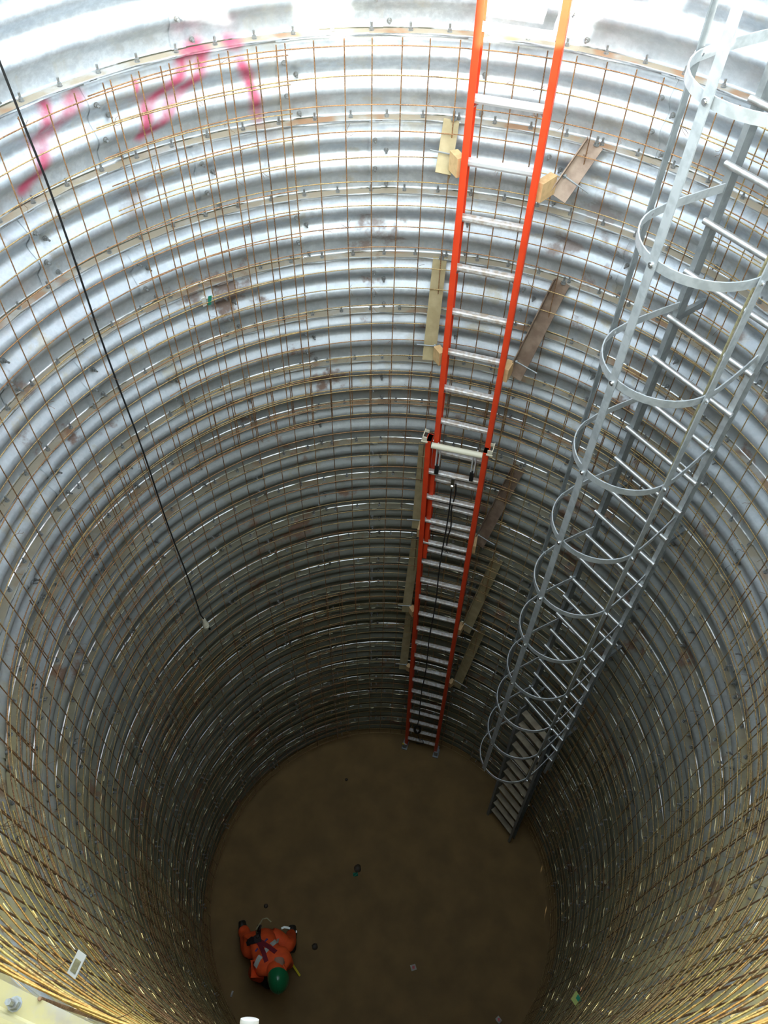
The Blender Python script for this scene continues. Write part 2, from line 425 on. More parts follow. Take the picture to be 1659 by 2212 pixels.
def squiggle(bm, p, inward):
    for _ in range(2):
        q = p.copy(); pts = [q.copy()]; d = (inward*random.uniform(.2, 1) + Vector((random.uniform(-1, 1), random.uniform(-1, 1), random.uniform(-1, 1)))).normalized()
        for i in range(3):
            d = (d + Vector([random.uniform(-.7, .7) for _ in range(3)])).normalized(); q = q + d*.018; pts.append(q.copy())
        tube(bm, pts, .0011, 3, False)
TOPM = CAM.z - 1.617
tiers = [  # first row height, rows, radius, sheet starts (degrees), columns, row offset
    (TOPM, 19, 1.958, [(-41.41, 25), (44.5, 27), (135.5, 27), (-130.0, 29)], .030, 'upper'),
    (TOPM - .1355*15 - .018, 24, 1.945, [(-73.5, 26), (14.2, 27), (104.5, 27), (-166.5, 28)], .035, 'middle'),
    (CAM.z - 6.42, 27, 1.957, [(-25.5, 27), (62, 27), (152, 27), (-117.5, 27)], .03, 'lower')]
where = {('upper', 0): 'topmost tier, behind the orange extension ladder', ('upper', 1): 'topmost tier, on the right behind the cage hoops', ('upper', 2): 'topmost tier, nearest the photographer at bottom right',
         ('upper', 3): 'topmost tier, on the left behind the black cord', ('middle', 0): 'second tier, behind the hanging cord end', ('middle', 1): 'second tier, right of the orange ladder behind the cage',
         ('middle', 2): 'second tier, on the lower right side', ('middle', 3): 'second tier, on the lower left side', ('lower', 0): 'bottom tier, behind the foot of the orange ladder',
         ('lower', 1): 'bottom tier, behind the foot of the caged ladder', ('lower', 2): 'bottom tier, beneath the photographer', ('lower', 3): 'bottom tier, left of the crouching worker'}
tint = {0: 'rust', 1: 'rust_far', 2: 'rust_far', 3: 'rust'}
for z0, nr, R, sheets, vo, nm in tiers:
    for si, (a0, nc) in enumerate(sheets):
        z1 = max(z0 - .1355*(nr-1), .02); a1 = a0 + STEP*(nc-1)
        th = thing('wire_mesh_sheet', 'rusty welded wire mesh sheet, ' + where[(nm, si)], 'wire mesh', cyl(a0 + (a1-a0)/2, R, z1), 'rusty wire mesh sheets lining the shaft')
        ax = th.location.copy()
        mat = M[tint[si]]; bars = []
        Rv = R + .0031; Rh = R - .0031 - (.008 if si % 2 else 0); zz = z0 - (.012 if si % 2 else 0)
        for c in range(nc):
            az = a0 + STEP*c
            m2 = mat if random.random() < .75 else M['rust_dark']
            if nm == 'upper' and si == 2: m2 = M['rust_dark']
            bars.append(bar_v(az + random.uniform(-.12, .12), Rv - (.012 if si % 2 else 0), z0 + vo, z1 - .02, m2, th, .0031 if nm != 'upper' or si in (0, 1, 3) else .0036))
        for r in range(nr):
            if zz - .1355*r < .02: continue
            m2 = M['rust_far'] if random.random() < .7 else mat
            if nm == 'upper' and si == 2: m2 = M['rust_yellow'] if random.random() < .8 else M['rust_orange']
            if nm == 'upper' and r < 3 and si == 2: m2 = M['rust_orange']
            bars.append(bar_h(a0 - 3.6, a1 + 1.5, Rh, zz - .1355*r + random.uniform(-.003, .003), m2, th))
        bm = bmesh.new()
        for _ in range(70):
            c = random.randrange(nc); r = random.randrange(nr)
            p = cyl(a0 + STEP*c, Rh - .004, max(zz - .1355*r, .05)); squiggle(bm, p, -cyl(a0 + STEP*c, 1, 0))
        tw = bm_obj('tie_wires', bm, M['rust_dark'], th); tw['kind'] = 'stuff'; bars.append(tw)
        for b in bars: b.matrix_parent_inverse = Matrix.Translation(-ax)

# ================================================================ EXTENSION LADDER (red-orange rails, aluminium rungs)
lad = thing('extension_ladder', 'tall red-orange fibreglass extension ladder with aluminium rungs standing against the far wall', 'ladder', (.45, 1.8, 0))
INV = Matrix.Translation(-lad.location)
def lp(o): o.matrix_parent_inverse = INV; return o
LZ = lambda dep: CAM.z - dep
def flyL(dep): return Vector((.262, 1.735, LZ(dep)))
def flyR(dep): return Vector((.628, 1.632, LZ(dep)))
def baseL(dep): s = (dep-4.11)/5.79; return Vector((.205 + .075*s, 1.688 + .175*s, LZ(dep)))
def baseR(dep): s = (dep-4.11)/5.79; return Vector((.618 + .065*s, 1.585 + .18*s, LZ(dep)))
lt = (flyR(0) - flyL(0)).normalized(); ln = Vector((lt.y, -lt.x, 0))     # ln points to the camera side
def rail(a, b, side, wd=.078, fl=.030):
    bm = bmesh.new(); X = ln; Y = -lt*side
    # web is on the outside, flanges point inwards
    extrude_profile(bm, a, b, channel_prof(wd, fl, .005), X, Y)
    return lp(bm_obj('rail', bm, M['orange'], lad))
rail(flyL(-.75), flyL(5.50), 1, .070, -.030); rail(flyR(-.75), flyR(5.50), -1, .070, -.030)
rail(baseL(4.0), baseL(10.02), 1, .078, -.032); rail(baseR(4.0), baseR(10.02), -1, .078, -.032)
def rung(a, b, name='rung', mat='alu_dirty', r=.0205):
    bm = bmesh.new(); t = (b-a).normalized(); X = ln; Y = Vector((0, 0, 1))
    pr = [(r*1.0, -.004), (r*.95, r*.55), (r*.6, r*.8), (-r*.6, r*.8), (-r*.95, r*.55), (-r*1.0, -.004), (-r*.7, -r*.8), (0, -r*1.05), (r*.7, -r*.8)]
    extrude_profile(bm, a, b, pr, X, Y)
    return lp(bm_obj(name, bm, M[mat], lad))
for i in range(-5, 13):
    d = 1.745 + .3048*i
    r_ = rung(flyL(d) + lt*.002, flyR(d) - lt*.002, mat='alu' if i < 2 else 'alu_dirty')
    if i % 3 == 0 and i < 9:
        for a, s in ((flyL(d), 1), (flyR(d), -1)):
            bm = bmesh.new(); strip(bm, [a + Vector((0, 0, -.055)) + lt*s*.004, a + lt*s*.055 + Vector((0, 0, -.014))], [Vector((0, 0, 1)) + lt*s, Vector((0, 0, 1)) + lt*s], .022, .003)
            lp(bm_obj('rung_brace', bm, M['alu'], lad))
for i in range(1, 20):
    d = 4.055 + .3048*i
    inset = .035 if i in (8, 12, 18) else .002
    rung(baseL(d) + lt*inset, baseR(d) - lt*inset)
# cream capped top bar of the base section, with rung locks beneath
bm = bmesh.new(); tube(bm, [baseL(4.05) + lt*.035 + ln*.02, baseR(4.05) - lt*.035 + ln*.02], .022, 10); lp(bm_obj('top_bar', bm, M['cream'], lad, True))
for s, a in ((1, baseL(4.05)), (-1, baseR(4.05))):
    bm = bmesh.new(); tube(bm, [a - lt*.0*s, a + lt*s*.036 + ln*.02], .017, 8); lp(bm_obj('bar_collar', bm, M['black'], lad))
    # rail guide on top of the base rail
    bm = bmesh.new(); c = a + Vector((0, 0, .075)) - lt*s*.012
    box(bm, c + ln*.048, lt*.016, ln*.0025, Vector((0, 0, .022))); box(bm, c - lt*s*.016, lt*.0025, ln*.048, Vector((0, 0, .005)))
    box(bm, c + ln*.048 - Vector((0, 0, .024)), lt*.022, ln*.005, Vector((0, 0, .005))); box(bm, c - ln*.03 + Vector((0, 0, .0)), lt*.014, ln*.0025, Vector((0, 0, .012)))
    lp(bm_obj('rail_guide', bm, M['cream'], lad))
    # rung lock
    q = a + lt*s*.075 + ln*.0
    bm = bmesh.new(); box(bm, q + Vector((0, 0, -.10)), lt*.004, ln*.020, Vector((0, 0, .10))); box(bm, q + lt*s*.022 + Vector((0, 0, -.13)), lt*.004, ln*.016, Vector((0, 0, .07)))
    tube(bm, [q + Vector((0, 0, -.03)) - lt*.012, q + Vector((0, 0, -.03)) + lt*.03], .012, 8)
    lock = lp(bm_obj('rung_lock', bm, M['alu'], lad))
    bm = bmesh.new(); box(bm, q + lt*s*.012 + Vector((0, 0, -.245)) + ln*.012, lt*.014, ln*.010, Vector((0, 0, .045)))
    bm_obj('lock_finger', bm, M['black'], lock)
# shoes
for s, a in ((1, baseL(10.05)), (-1, baseR(10.05))):
    bm = bmesh.new(); box(bm, a + Vector((0, 0, .015)) + ln*.005, lt*.022, ln*.05, Vector((0, 0, .06))); box(bm, a + Vector((0, 0, -.06)) + ln*.01, lt*.035, ln*.06, Vector((0, 0, .012)))
    lp(bm_obj('ladder_shoe', bm, M['galv_dark'], lad))
bm = bmesh.new(); box(bm, baseL(9.98) + ln*.05 - lt*.02, lt*.012, ln*.003, Vector((0, 0, .02))); o = lp(bm_obj('shoe_sticker', bm, M['yellow'], lad)); o['label'] = 'small yellow sticker'
# pulley and rope of the ladder
mid = (baseL(4.36) + baseR(4.36))/2
bm = bmesh.new(); box(bm, mid + ln*.025 + Vector((0, 0, -.03)), lt*.012, ln*.012, Vector((0, 0, .035))); tube(bm, [mid + ln*.03 + Vector((0, 0, -.08)) - lt*.008, mid + ln*.03 + Vector((0, 0, -.08)) + lt*.008], .022, 10)
lp(bm_obj('pulley', bm, M['steel_bright'], lad, True))
bot = (baseL(9.35)*.68 + baseR(9.35)*.32) + ln*.03
bm = bmesh.new(); s0 = mid + ln*.045 + Vector((0, 0, -.08))
tube(bm, [s0.lerp(bot, i/20) + lt*.006*math.sin(i*1.1) for i in range(21)], .0055, 6)
tube(bm, [mid + ln*.0 + lt*.02 + Vector((0, 0, -.08 - .065*i)) + lt*.008*math.sin(i) for i in range(13)], .0055, 6)
e = mid + lt*.02 + Vector((0, 0, -.93))
tube(bm, [e, e + lt*.02 + Vector((0, 0, -.05)), e + Vector((0, 0, -.09)), e - lt*.02 + Vector((0, 0, -.05))], .008, 6, closed=True)
for k in range(3):
    tube(bm, [bot + Vector((0, 0, -.05)) + Vector((.035*math.cos(t)+.01*k, .02*math.sin(t), .07*math.sin(t))) for t in [2*PI*i/12 for i in range(12)]], .006, 5, closed=True)
tube(bm, [bot + Vector((0, 0, -.1)), bot + lt*.05 + Vector((0, 0, -.35)), bot + lt*.09 + Vector((0, .0, -.30)), bot + lt*.11 + Vector((0, 0, -.42)), bot + lt*.02 + Vector((0, 0, -.5))], .005, 5)
lp(bm_obj('pull_rope', bm, M['black'], lad, True))

# ================================================================ CHANNEL BRACKETS and wood blocks wedging the ladder
names_k = {1: 'topmost', 3: 'second from the top', 7: 'third from the top', 10: 'fourth from the top', 13: 'lowest'}
spec = [(1, (1204, 428), 1), (3, (1112, 814), 1), (7, (1034, 1176), 1), (10, (1006, 1362), 1), (13, (986, 1482), 1), (1, (957, 375), -1), (3, (926, 778), -1), (7, (900, 1142), -1), (10, (877, 1322), -1), (13, (870, 1446), -1)]
for k, pend, side in spec:
    fy = (flyR if k < 4 else baseR) if side == 1 else (flyL if k < 4 else baseL)
    b = on_y(*pend, fy(3.0 if k < 4 else 6.5).y + .06); dend = CAM.z - b.z
    zt = ring_z(k) + .012
    if side == 1: a = cyl(26.6, 2.035, zt)
    else: a = cyl(5.9, 2.035, zt)
    word = 'right' if side == 1 else 'left'
    br = thing('channel_bracket', f'{"brown" if side == 1 else "muddy tan"} steel channel bracket {word} of the orange ladder, {names_k[k]}', 'bracket', b, f'steel brackets on the {word} of the orange ladder')
    inv = Matrix.Translation(-b)
    mat = M['brown_steel'] if (side == 1 and k < 10) else M['tan_steel']
    ax = (b-a).normalized(); view = -cyl(azof(a), 1, 0)
    if side == 1: nx = Vector((-.6, -1, 0))
    else: nx = Vector((-.05, -1, 0))
    Y = (nx - ax*nx.dot(ax)).normalized(); X = ax.cross(Y)
    if X.x < 0: X = -X
    hw = .047 if side == 1 else .041
    if side == 1: pr = [(-hw, 0), (hw, 0), (hw, .012), (-hw+.006, .006), (-hw+.006, .05), (-hw, .05)]
    else: pr = [(-hw, 0), (hw, 0), (hw, -.045), (hw-.006, -.045), (hw-.006, -.006), (-hw, -.006)]
    bm = bmesh.new(); extrude_profile(bm, a, b, pr, X, Y)
    o = bm_obj('channel', bm, mat, br); o.matrix_parent_inverse = inv
    # top bolt onto the flange
    o = link('bolt', bolt_me.copy(), None, br); o.matrix_local = inv @ Matrix.Translation(a + Y*.012 + Vector((0, 0, -.005)) + X*.008) @ Matrix.Scale(1.2, 4)
    # threaded rod through the lower end
    bm = bmesh.new(); c = b - ax*.10 + Y*.012
    if side == 1: tube(bm, [c - X*.06, c + X*.115 + Y*.0], .0045, 6); tube(bm, [c - X*.036, c - X*.026], .012, 6)
    else: tube(bm, [c + X*.05, c - X*.085], .0045, 6); tube(bm, [c + X*.022, c + X*.036], .012, 6)
    o = bm_obj('threaded_rod', bm, M['galv_dark'], br); o.matrix_parent_inverse = inv
    # wood block between channel and ladder rail
    fr = flyR if dend < 4 else baseR; fll = flyL if dend < 4 else baseL
    dd = dend - .065
    if side == 1: x0 = fr(dd) + lt*.008; x1 = b - ax*.01 - X*.048
    else: x0 = fll(dd) - lt*.008; x1 = b - ax*.03 + X*.042
    c = (x0 + x1)/2; c.z = LZ(dd); hx = max((Vector((x1.x, x1.y, 0)) - Vector((x0.x, x0.y, 0))).length/2 - .001, .014)
    bm = bmesh.new(); dirx = Vector((x1.x-x0.x, x1.y-x0.y, 0)).normalized(); diry = Vector((-dirx.y, dirx.x, 0))
    box(bm, Vector((0, 0, 0)), dirx*hx, diry*.022, Vector((0, 0, .05)))
    bmesh.ops.bevel(bm, geom=list(bm.edges), offset=.002, segments=1)
    o = bm_obj('wood_block', bm, M['wood']); o.location = c
    tag(o, f'pale wood block wedged {word} of the orange ladder, {names_k[k]}', 'wood block', 'wood blocks wedged beside the ladder rails')

# ================================================================ CAGED FIXED LADDER
MC = Vector((1.486, 1.005, 0)); NC = Vector((-.8, -.6, 0)); TC = Vector((.6, -.8, 0)); UP = Vector((0, 0, 1))
cl = thing('caged_ladder', 'galvanised fixed ladder with round safety cage on the right wall', 'ladder', (MC.x, MC.y, 2.2))
CI = Matrix.Translation(-cl.location)
def cp(o): o.matrix_parent_inverse = CI; return o
def lc(n, t, dep): return MC + NC*n + TC*t + UP*(CAM.z - dep)
for s in (-1, 1):
    bm = bmesh.new(); extrude_profile(bm, lc(-.030, s*.225, -.9), lc(-.030, s*.225, 8.05), channel_prof(.062, .028, .006), NC, TC*s)
    cp(bm_obj('rail', bm, M['galv_dark'] if s < 0 else M['galv'], cl))
for i in range(-8, 23):
    d = 1.742 + .2683*i
    bm = bmesh.new(); tube(bm, [lc(.012, -.262, d), lc(.012, .262, d)], .0155, 10); cp(bm_obj('rung', bm, M['galv_rung'], cl, True))
def hoop_pts():
    P = [(0.0, -.235), (.10, -.25), (.22, -.265), (.33, -.275)]
    for i in range(1, 20):
        a = -90 + 180*i/20; P.append((.385 + .275*math.cos(rad(a)), .275*math.sin(rad(a))))
    P += [(.33, .275), (.22, .265), (.10, .25), (0, .235)]; return P
HP = hoop_pts()
for i in range(-3, 10):
    d = 1.845 + .622*i
    bm = bmesh.new(); pts = [lc(n, t, d) for n, t in HP]
    nr = []
    for j, (n, t) in enumerate(HP):
        a, b = HP[max(j-1, 0)], HP[min(j+1, len(HP)-1)]; dx, dy = b[0]-a[0], b[1]-a[1]
        nr.append(NC*(-dy)*-1 + TC*(-dx))
    strip(bm, pts, nr, .042, .006); cp(bm_obj('hoop', bm, M['galv'], cl, True, 30))
for j, (n, t, m_) in enumerate(((.665, -.03, 'galv'), (.41, .280, 'galv'), (.41, -.280, 'galv_dark'))):
    bm = bmesh.new(); nn = NC*(n-.385) + TC*t; nn.normalize()
    tt = nn.cross(UP); box(bm, (lc(n, t, -.9) + lc(n, t, 7.47))/2 + nn*.007, tt*.021, nn*.003, UP*(8.37/2))
    st = cp(bm_obj('cage_strap', bm, M[m_], cl))
    for i in range(-1, 10):
        d = 1.845 + .622*i; bm = bmesh.new(); c = lc(n, t, d)
        tube(bm, [c - nn*.012, c + nn*.020], .007, 8); tube(bm, [c + nn*.010, c + nn*.016], .013, 8); bm_obj('cage_bolt', bm, M['steel_bright'], st)
for d in (.9, 2.55, 4.0, 5.55, 7.15):
    for s in (-1, 1):
        a = lc(-.06, s*.225, d); out = Vector((a.x, a.y, 0)).normalized(); 
        # reach the wall along the ladder's own normal
        L_ = 0
        while (Vector((a.x, a.y)) + Vector((-NC.x, -NC.y))*L_).length < 2.03: L_ += .005
        b = a - NC*L_
        bm = bmesh.new(); extrude_profile(bm, a, b, channel_prof(.045, .022, .005), UP, TC*s)
        cp(bm_obj('wall_bracket', bm, M['galv_dark'], cl))
# slatted lower ladder section standing on the floor below the cage
lo = thing('slatted_ladder', 'short muddy ladder with flat slat steps standing on the floor below the cage', 'ladder', (1.40, .93, 0))
LI = Matrix.Translation(-lo.location)
def ls(s, t): return MC + NC*(.02 + .09*s) + TC*(-.04 + .14*s + t) + UP*((CAM.z - 7.25)*(1-s) + .02*s + .01)
for s_ in (-1, 1):
    bm = bmesh.new(); extrude_profile(bm, ls(0, s_*.185), ls(1, s_*.185), channel_prof(.085, .03, .008), NC, TC*s_)
    o = bm_obj('rail', bm, M['galv_dark'], lo); o.matrix_parent_inverse = LI
for i in range(12):
    s = (.1 + .2345*i)/2.88; bm = bmesh.new(); box(bm, ls(s, 0), TC*.176, NC*.030, UP*.010)
    o = bm_obj('slat', bm, M['slat'], lo); o.matrix_parent_inverse = LI
# rope beside the cage
rp = [MC + NC*.10 + TC*.13 + UP*(CAM.z - d) + TC*.008*math.sin(d*2) for d in [-.6 + .35*i for i in range(27)]]
bm = bmesh.new(); tube(bm, rp, .006, 6); tag(bm_obj('lifeline_rope', bm, M['rope'], smooth=True), 'thin straw-coloured rope hanging down inside the ladder cage', 'rope')

# ================================================================ BLACK CORD with plug on the left
cpts = [cyl(-54.6, 2.045, LZ(.30)), cyl(-54.5, 2.0, LZ(.8)), cyl(-54.4, 1.955, LZ(1.40)), cyl(-54.4, 1.935, LZ(1.64))]
for i in range(1, 21): cpts.append(cyl(-54.3 + 1.5*i/20, 1.932 - .01*math.sin(i*.8), LZ(1.64 + (5.62-1.64)*i/20)))
cpts.append(cyl(-52.4, 1.93, LZ(5.70)))
cord = thing('extension_lead', 'black extension lead hanging down the left wall with cream connector at its end', 'power lead', cpts[-1])
KI = Matrix.Translation(-cord.location)
bm = bmesh.new(); tube(bm, cpts, .0052, 7); o = bm_obj('cable', bm, M['black'], cord, True); o.matrix_parent_inverse = KI
c = cpts[-1]
bm = bmesh.new(); pl = [(0, .010), (.015, .014), (.06, .017), (.07, .024), (.09, .026), (.095, .020), (.10, .020), (.105, .026), (.125, .026), (.13, .018)]
tube(bm, [c - UP*h for h, _ in pl], [r for _, r in pl], 12); o = bm_obj('connector', bm, M['cream'], cord, True); o.matrix_parent_inverse = KI; o['label'] = 'cream plastic connector'
bm = bmesh.new(); tube(bm, [c - UP*.12 + Vector((.02, -.005, 0)), c - UP*.16 + Vector((.025, -.005, 0))], .009, 8); o = bm_obj('cover_flap', bm, M['black'], cord); o.matrix_parent_inverse = KI

# ================================================================ SMALL THINGS: tags and litter
def card(name, px, py, R, wd, ht, mat, label, cat, tilt=0, parts=()):
    p = on_cyl(px, py, R); inw = -Vector((p.x, p.y, 0)).normalized(); t = inw.cross(UP)
    rot = Matrix.Rotation(tilt, 3, inw); X = rot @ t; Y = rot @ ((UP*.95 + inw*.25) if p.y > 0 else (UP*.35 + inw*.93)).normalized()
    bm = bmesh.new(); box(bm, Vector(), X*wd/2, Y*ht/2, X.cross(Y)*.0012); o = bm_obj(name, bm, mat); o.location = p; tag(o, label, cat)
    for (dx, dy, w2, h2, m2) in parts:
        bm = bmesh.new(); n = X.cross(Y).normalized()
        if n.dot(CAM-p) < 0: n = -n
        box(bm, X*dx + Y*dy + n*.0017, X*w2/2, Y*h2/2, n*.0006); c_ = bm_obj('print', bm, m2, o)
    return o
card('mesh_tag', 441, 652, 1.94, .024, .075, M['paper'], 'white paper tag tied to the mesh on the far left wall', 'tag', .1)
card('mesh_tag', 453, 649, 1.94, .020, .075, M['green'], 'green tag tied to the mesh beside a white one', 'tag', -.1)
card('mesh_tag', 166, 2083, 1.93, .035, .065, M['paper'], 'white printed tag hanging on the rusty mesh at lower left', 'tag', -.25, [(0, -.005, .022, .035, M['rope'])])
card('mesh_card', 1246, 2160, 1.93, .09, .08, M['lime'], 'yellow-green card caught on the mesh at lower right', 'card', .5, [(.02, -.01, .04, .05, M['green'])])
def litter(name, px, py, size, mat, label, cat, rot=0, extra=None):
    p = on_z(px, py, .02); bm = bmesh.new(); n = 3; g = [[None]*(n+1) for _ in range(n+1)]
    for i in range(n+1):
        for j in range(n+1):
            v = Matrix.Rotation(rot, 3, 'Z') @ Vector(((i/n-.5)*size[0], (j/n-.5)*size[1], .012*random.random())); g[i][j] = bm.verts.new(v)
    for i in range(n):
        for j in range(n): bm.faces.new((g[i][j], g[i+1][j], g[i+1][j+1], g[i][j+1]))
    bmesh.ops.solidify(bm, geom=list(bm.faces), thickness=.002)
    o = bm_obj(name, bm, mat); o.location = p; tag(o, label, cat)
    if extra:
        bm = bmesh.new(); box(bm, Vector((0, 0, .016)), Vector((size[0]*.22, 0, 0)), Vector((0, size[1]*.25, 0)), Vector((0, 0, .002))); bm_obj('print', bm, extra, o)
litter('paper_wrapper', 893, 2090, (.06, .06), M['paper'], 'small white wrapper with red print on the mud floor, right of the worker', 'wrapper', .3, M['pink'])
litter('paper_scrap', 1077, 2203, (.05, .06), M['paper'], 'pale paper scrap on the floor at the bottom right edge', 'paper', .7, M['pink'])
litter('paper_scrap', 768, 1889, (.055, .04), M['green'], 'greenish paper scrap beside a dark hole mid floor', 'paper', .2)
litter('paper_scrap', 501, 2147, (.02, .06), M['paper'], 'tiny white scrap on the floor below left of the worker', 'paper', -.2)
def pebble(px, py, r, label, name='mud_clod'):
    p = on_z(px, py, .01); bm = bmesh.new(); bmesh.ops.create_icosphere(bm, subdivisions=2, radius=r)
    for v in bm.verts: v.co = Vector((v.co.x, v.co.y, v.co.z*.5)) * (1 + .3*mn.noise(v.co*30))
    o = bm_obj(name, bm, M['clod'], None, True); o.location = p; tag(o, label, 'clod'); return o
M['clod'] = simple('dark_wet_mud', (.05, .035, .02), .6)
pebble(773, 1876, .045, 'dark lump standing in for a hole in the middle of the mud floor'); pebble(680, 2045, .035, 'dark clod on the floor right of the worker'); pebble(574, 1957, .025, 'small dark clod on the floor above the worker')  # the first lump stands in for a dark hole in the mud
pebble(748, 1684, .02, 'small clod on the floor nearest the far wall')

# small white bottle leaning on the near ledge, its neck pointing into the shaft
def lathe(bm, prof_, seg=24):
    R = [[bm.verts.new((r*math.cos(2*PI*k/seg), r*math.sin(2*PI*k/seg), z)) for k in range(seg)] for z, r in prof_]
    for A, B in zip(R, R[1:]):
        for k in range(seg): bm.faces.new((A[k], A[(k+1) % seg], B[(k+1) % seg], B[k]))
    bm.faces.new(R[0][::-1]); bm.faces.new(R[-1])
tip = on_z(540, 2200, LZ(1.52)); axb = Vector((.05, .92, .25)).normalized(); H = .135
bt = thing('white_bottle', 'small white plastic bottle with ribbed screw cap at the bottom edge of the picture', 'bottle', tip - axb*H)
bt.rotation_euler = axb.to_track_quat('Z', 'Y').to_euler()
bm = bmesh.new(); lathe(bm, [(0, .024), (.004, .028), (.065, .028), (.088, .022), (H-.038, .0145), (H-.03, .0145)]); bm_obj('bottle_body', bm, simple('pinkish_plastic', (.75, .60, .56), .4), bt, True)
bm = bmesh.new(); lathe(bm, [(H-.036, .0150), (H-.033, .0175), (H-.027, .0178), (H-.024, .0145), (H-.021, .0145), (H-.018, .0165), (H-.011, .0165), (H-.009, .0145), (H-.007, .0155), (H-.001, .0150), (H, .012)]); bm_obj('bottle_cap', bm, M['white'], bt, True, 60)

# ================================================================ CROUCHING WORKER
def at(px, py, h): return on_z(px, py, h)
wk = thing('person', 'person crouching on the floor in orange coveralls, green hard hat and dark red harness', 'person', (-1.25, -.5, 0))
WI = Matrix.Translation(-wk.location)
def wp(o): o.matrix_parent_inverse = WI; return o
J = {}
def jt(n, x, y, z, rx, ry=None): J[n] = (Vector((x, y, z)), rx, ry or rx)
pel = at(556, 2012, .50); 
jt('pel', pel.x, pel.y, .46, .165, .135)
c1 = at(566, 2040, .66); jt('waist', c1.x, c1.y, .60, .165, .12)
c2 = at(578, 2066, .74); jt('chest', c2.x, c2.y, .69, .175, .115)
c3 = at(590, 2084, .80); jt('upper', c3.x, c3.y, .73, .145, .10)
c4 = at(598, 2096, .85); jt('neck', c4.x, c4.y, .80, .085, .08)
def jp(n, px, py, h, r): p = at(px, py, h); jt(n, p.x, p.y, h, r)
jp('rsh', 617, 2070, .68, .085); jp('rel', 622, 2084, .44, .058); jp('rwr', 622, 2072, .22, .042)
jp('lsh', 556, 2092, .68, .085); jp('lel', 545, 2104, .42, .060); jp('lwr', 566, 2116, .20, .042)
jp('rhip', 580, 2018, .45, .11); jp('rkn', 624, 2046, .44, .088); jp('ran', 630, 2014, .12, .058)
jp('lhip', 543, 2028, .44, .11); jp('lkn', 540, 2064, .42, .088); jp('lmid', 530, 2018, .16, .07); jp('lan', 523, 2004, .11, .06)
edges = [('pel', 'waist'), ('waist', 'chest'), ('chest', 'upper'), ('upper', 'neck'), ('upper', 'rsh'), ('rsh', 'rel'), ('rel', 'rwr'), ('upper', 'lsh'), ('lsh', 'lel'), ('lel', 'lwr'),
         ('pel', 'rhip'), ('rhip', 'rkn'), ('rkn', 'ran'), ('pel', 'lhip'), ('lhip', 'lkn'), ('lkn', 'lmid'), ('lmid', 'lan')]
def skin_mesh(name, joints, edges, root, lvl=2):
    ks = list(joints); me = bpy.data.meshes.new(name); me.from_pydata([joints[k][0] for k in ks], [(ks.index(a), ks.index(b)) for a, b in edges], [])
    o = bpy.data.objects.new(name, me); COL.objects.link(o)
    sk = o.modifiers.new('skin', 'SKIN'); sk.use_smooth_shade = True
    if not me.skin_vertices: me.attributes  # layer is made with the modifier
    bpy.context.view_layer.objects.active = o
    if len(me.skin_vertices) == 0:
        bm = bmesh.new(); bm.from_mesh(me); bm.verts.layers.skin.verify(); bm.to_mesh(me); bm.free()
    for i, k in enumerate(ks):
        sv = me.skin_vertices[0].data[i]; sv.radius = (joints[k][1], joints[k][2]); sv.use_root = (k == root)
    ss = o.modifiers.new('sub', 'SUBSURF'); ss.levels = lvl; ss.render_levels = lvl
    dg = bpy.context.evaluated_depsgraph_get(); dg.update()
    me2 = bpy.data.meshes.new_from_object(o.evaluated_get(dg)); me2.name = name
    bpy.data.objects.remove(o); 
    for p in me2.polygons: p.use_smooth = True
    return me2
body = skin_mesh('coveralls', J, edges, 'pel')
body.materials.clear()
# cloth folds
body.calc_loop_triangles()
nrm = [v.normal.copy() for v in body.vertices]
for v, n_ in zip(body.vertices, nrm): v.co += n_*(.012*mn.noise(v.co*9) + .006*mn.noise(v.co*22))
bo = wp(link('coveralls', body, M['hivis'], wk))
bvh = BVHTree.FromPolygons([v.co for v in body.vertices], [tuple(p.vertices) for p in body.polygons])
def drape(px, py, h=.75, lift=.006):
    """the point of the garment seen at that pixel, with its normal"""
    d = ray(px, py); loc, n, i, dist = bvh.ray_cast(CAM + d*7, d)
    if loc is None: loc = on_z(px, py, h); n = UP.copy()
    if n.dot(d) > 0: n = -n
    return loc + n*lift, n
def band(name, pix, width, mat, th=.004, lift=.006, n=4):
    P = []; Nn = []
    for a, b in zip(pix, pix[1:]):
        for i in range(n):
            s = i/n; p, q = drape(a[0]*(1-s) + b[0]*s, a[1]*(1-s) + b[1]*s, lift=lift); P.append(p); Nn.append(q)
    p, q = drape(*pix[-1], lift=lift); P.append(p); Nn.append(q)
    bm = bmesh.new(); strip(bm, P, Nn, width, th); return wp(bm_obj(name, bm, mat, wk))
band('reflective_strip', [(552, 2088), (560, 2070), (564, 2065)], .05, M['reflect'])
band('reflective_strip', [(572, 2056), (580, 2048)], .05, M['reflect'])
band('reflective_strip', [(586, 2042), (600, 2031)], .05, M['reflect'])
band('reflective_strip', [(608, 2006), (614, 2003), (622, 2004), (630, 2008)], .02, M['reflect'])
band('harness_strap', [(576, 2078), (570, 2058), (565, 2046), (558, 2034)], .045, M['harness'], lift=.011)
band('harness_strap', [(596, 2058), (584, 2049), (574, 2042), (562, 2034)], .045, M['harness'], lift=.011)
band('harness_strap', [(558, 2034), (545, 2036), (534, 2038)], .045, M['harness_dark'], lift=.011)
band('harness_strap', [(558, 2034), (560, 2014), (561, 1998)], .045, M['harness_dark'], lift=.011)
band('harness_strap', [(552, 2030), (543, 2028), (537, 2034)], .04, M['harness_dark'], lift=.009)
band('harness_loop', [(573, 2035), (578, 2030)], .02, M['purple'], lift=.013); band('harness_loop', [(553, 2056), (558, 2050)], .02, M['purple'], lift=.013)
p, n_ = drape(558, 2032, lift=.03)
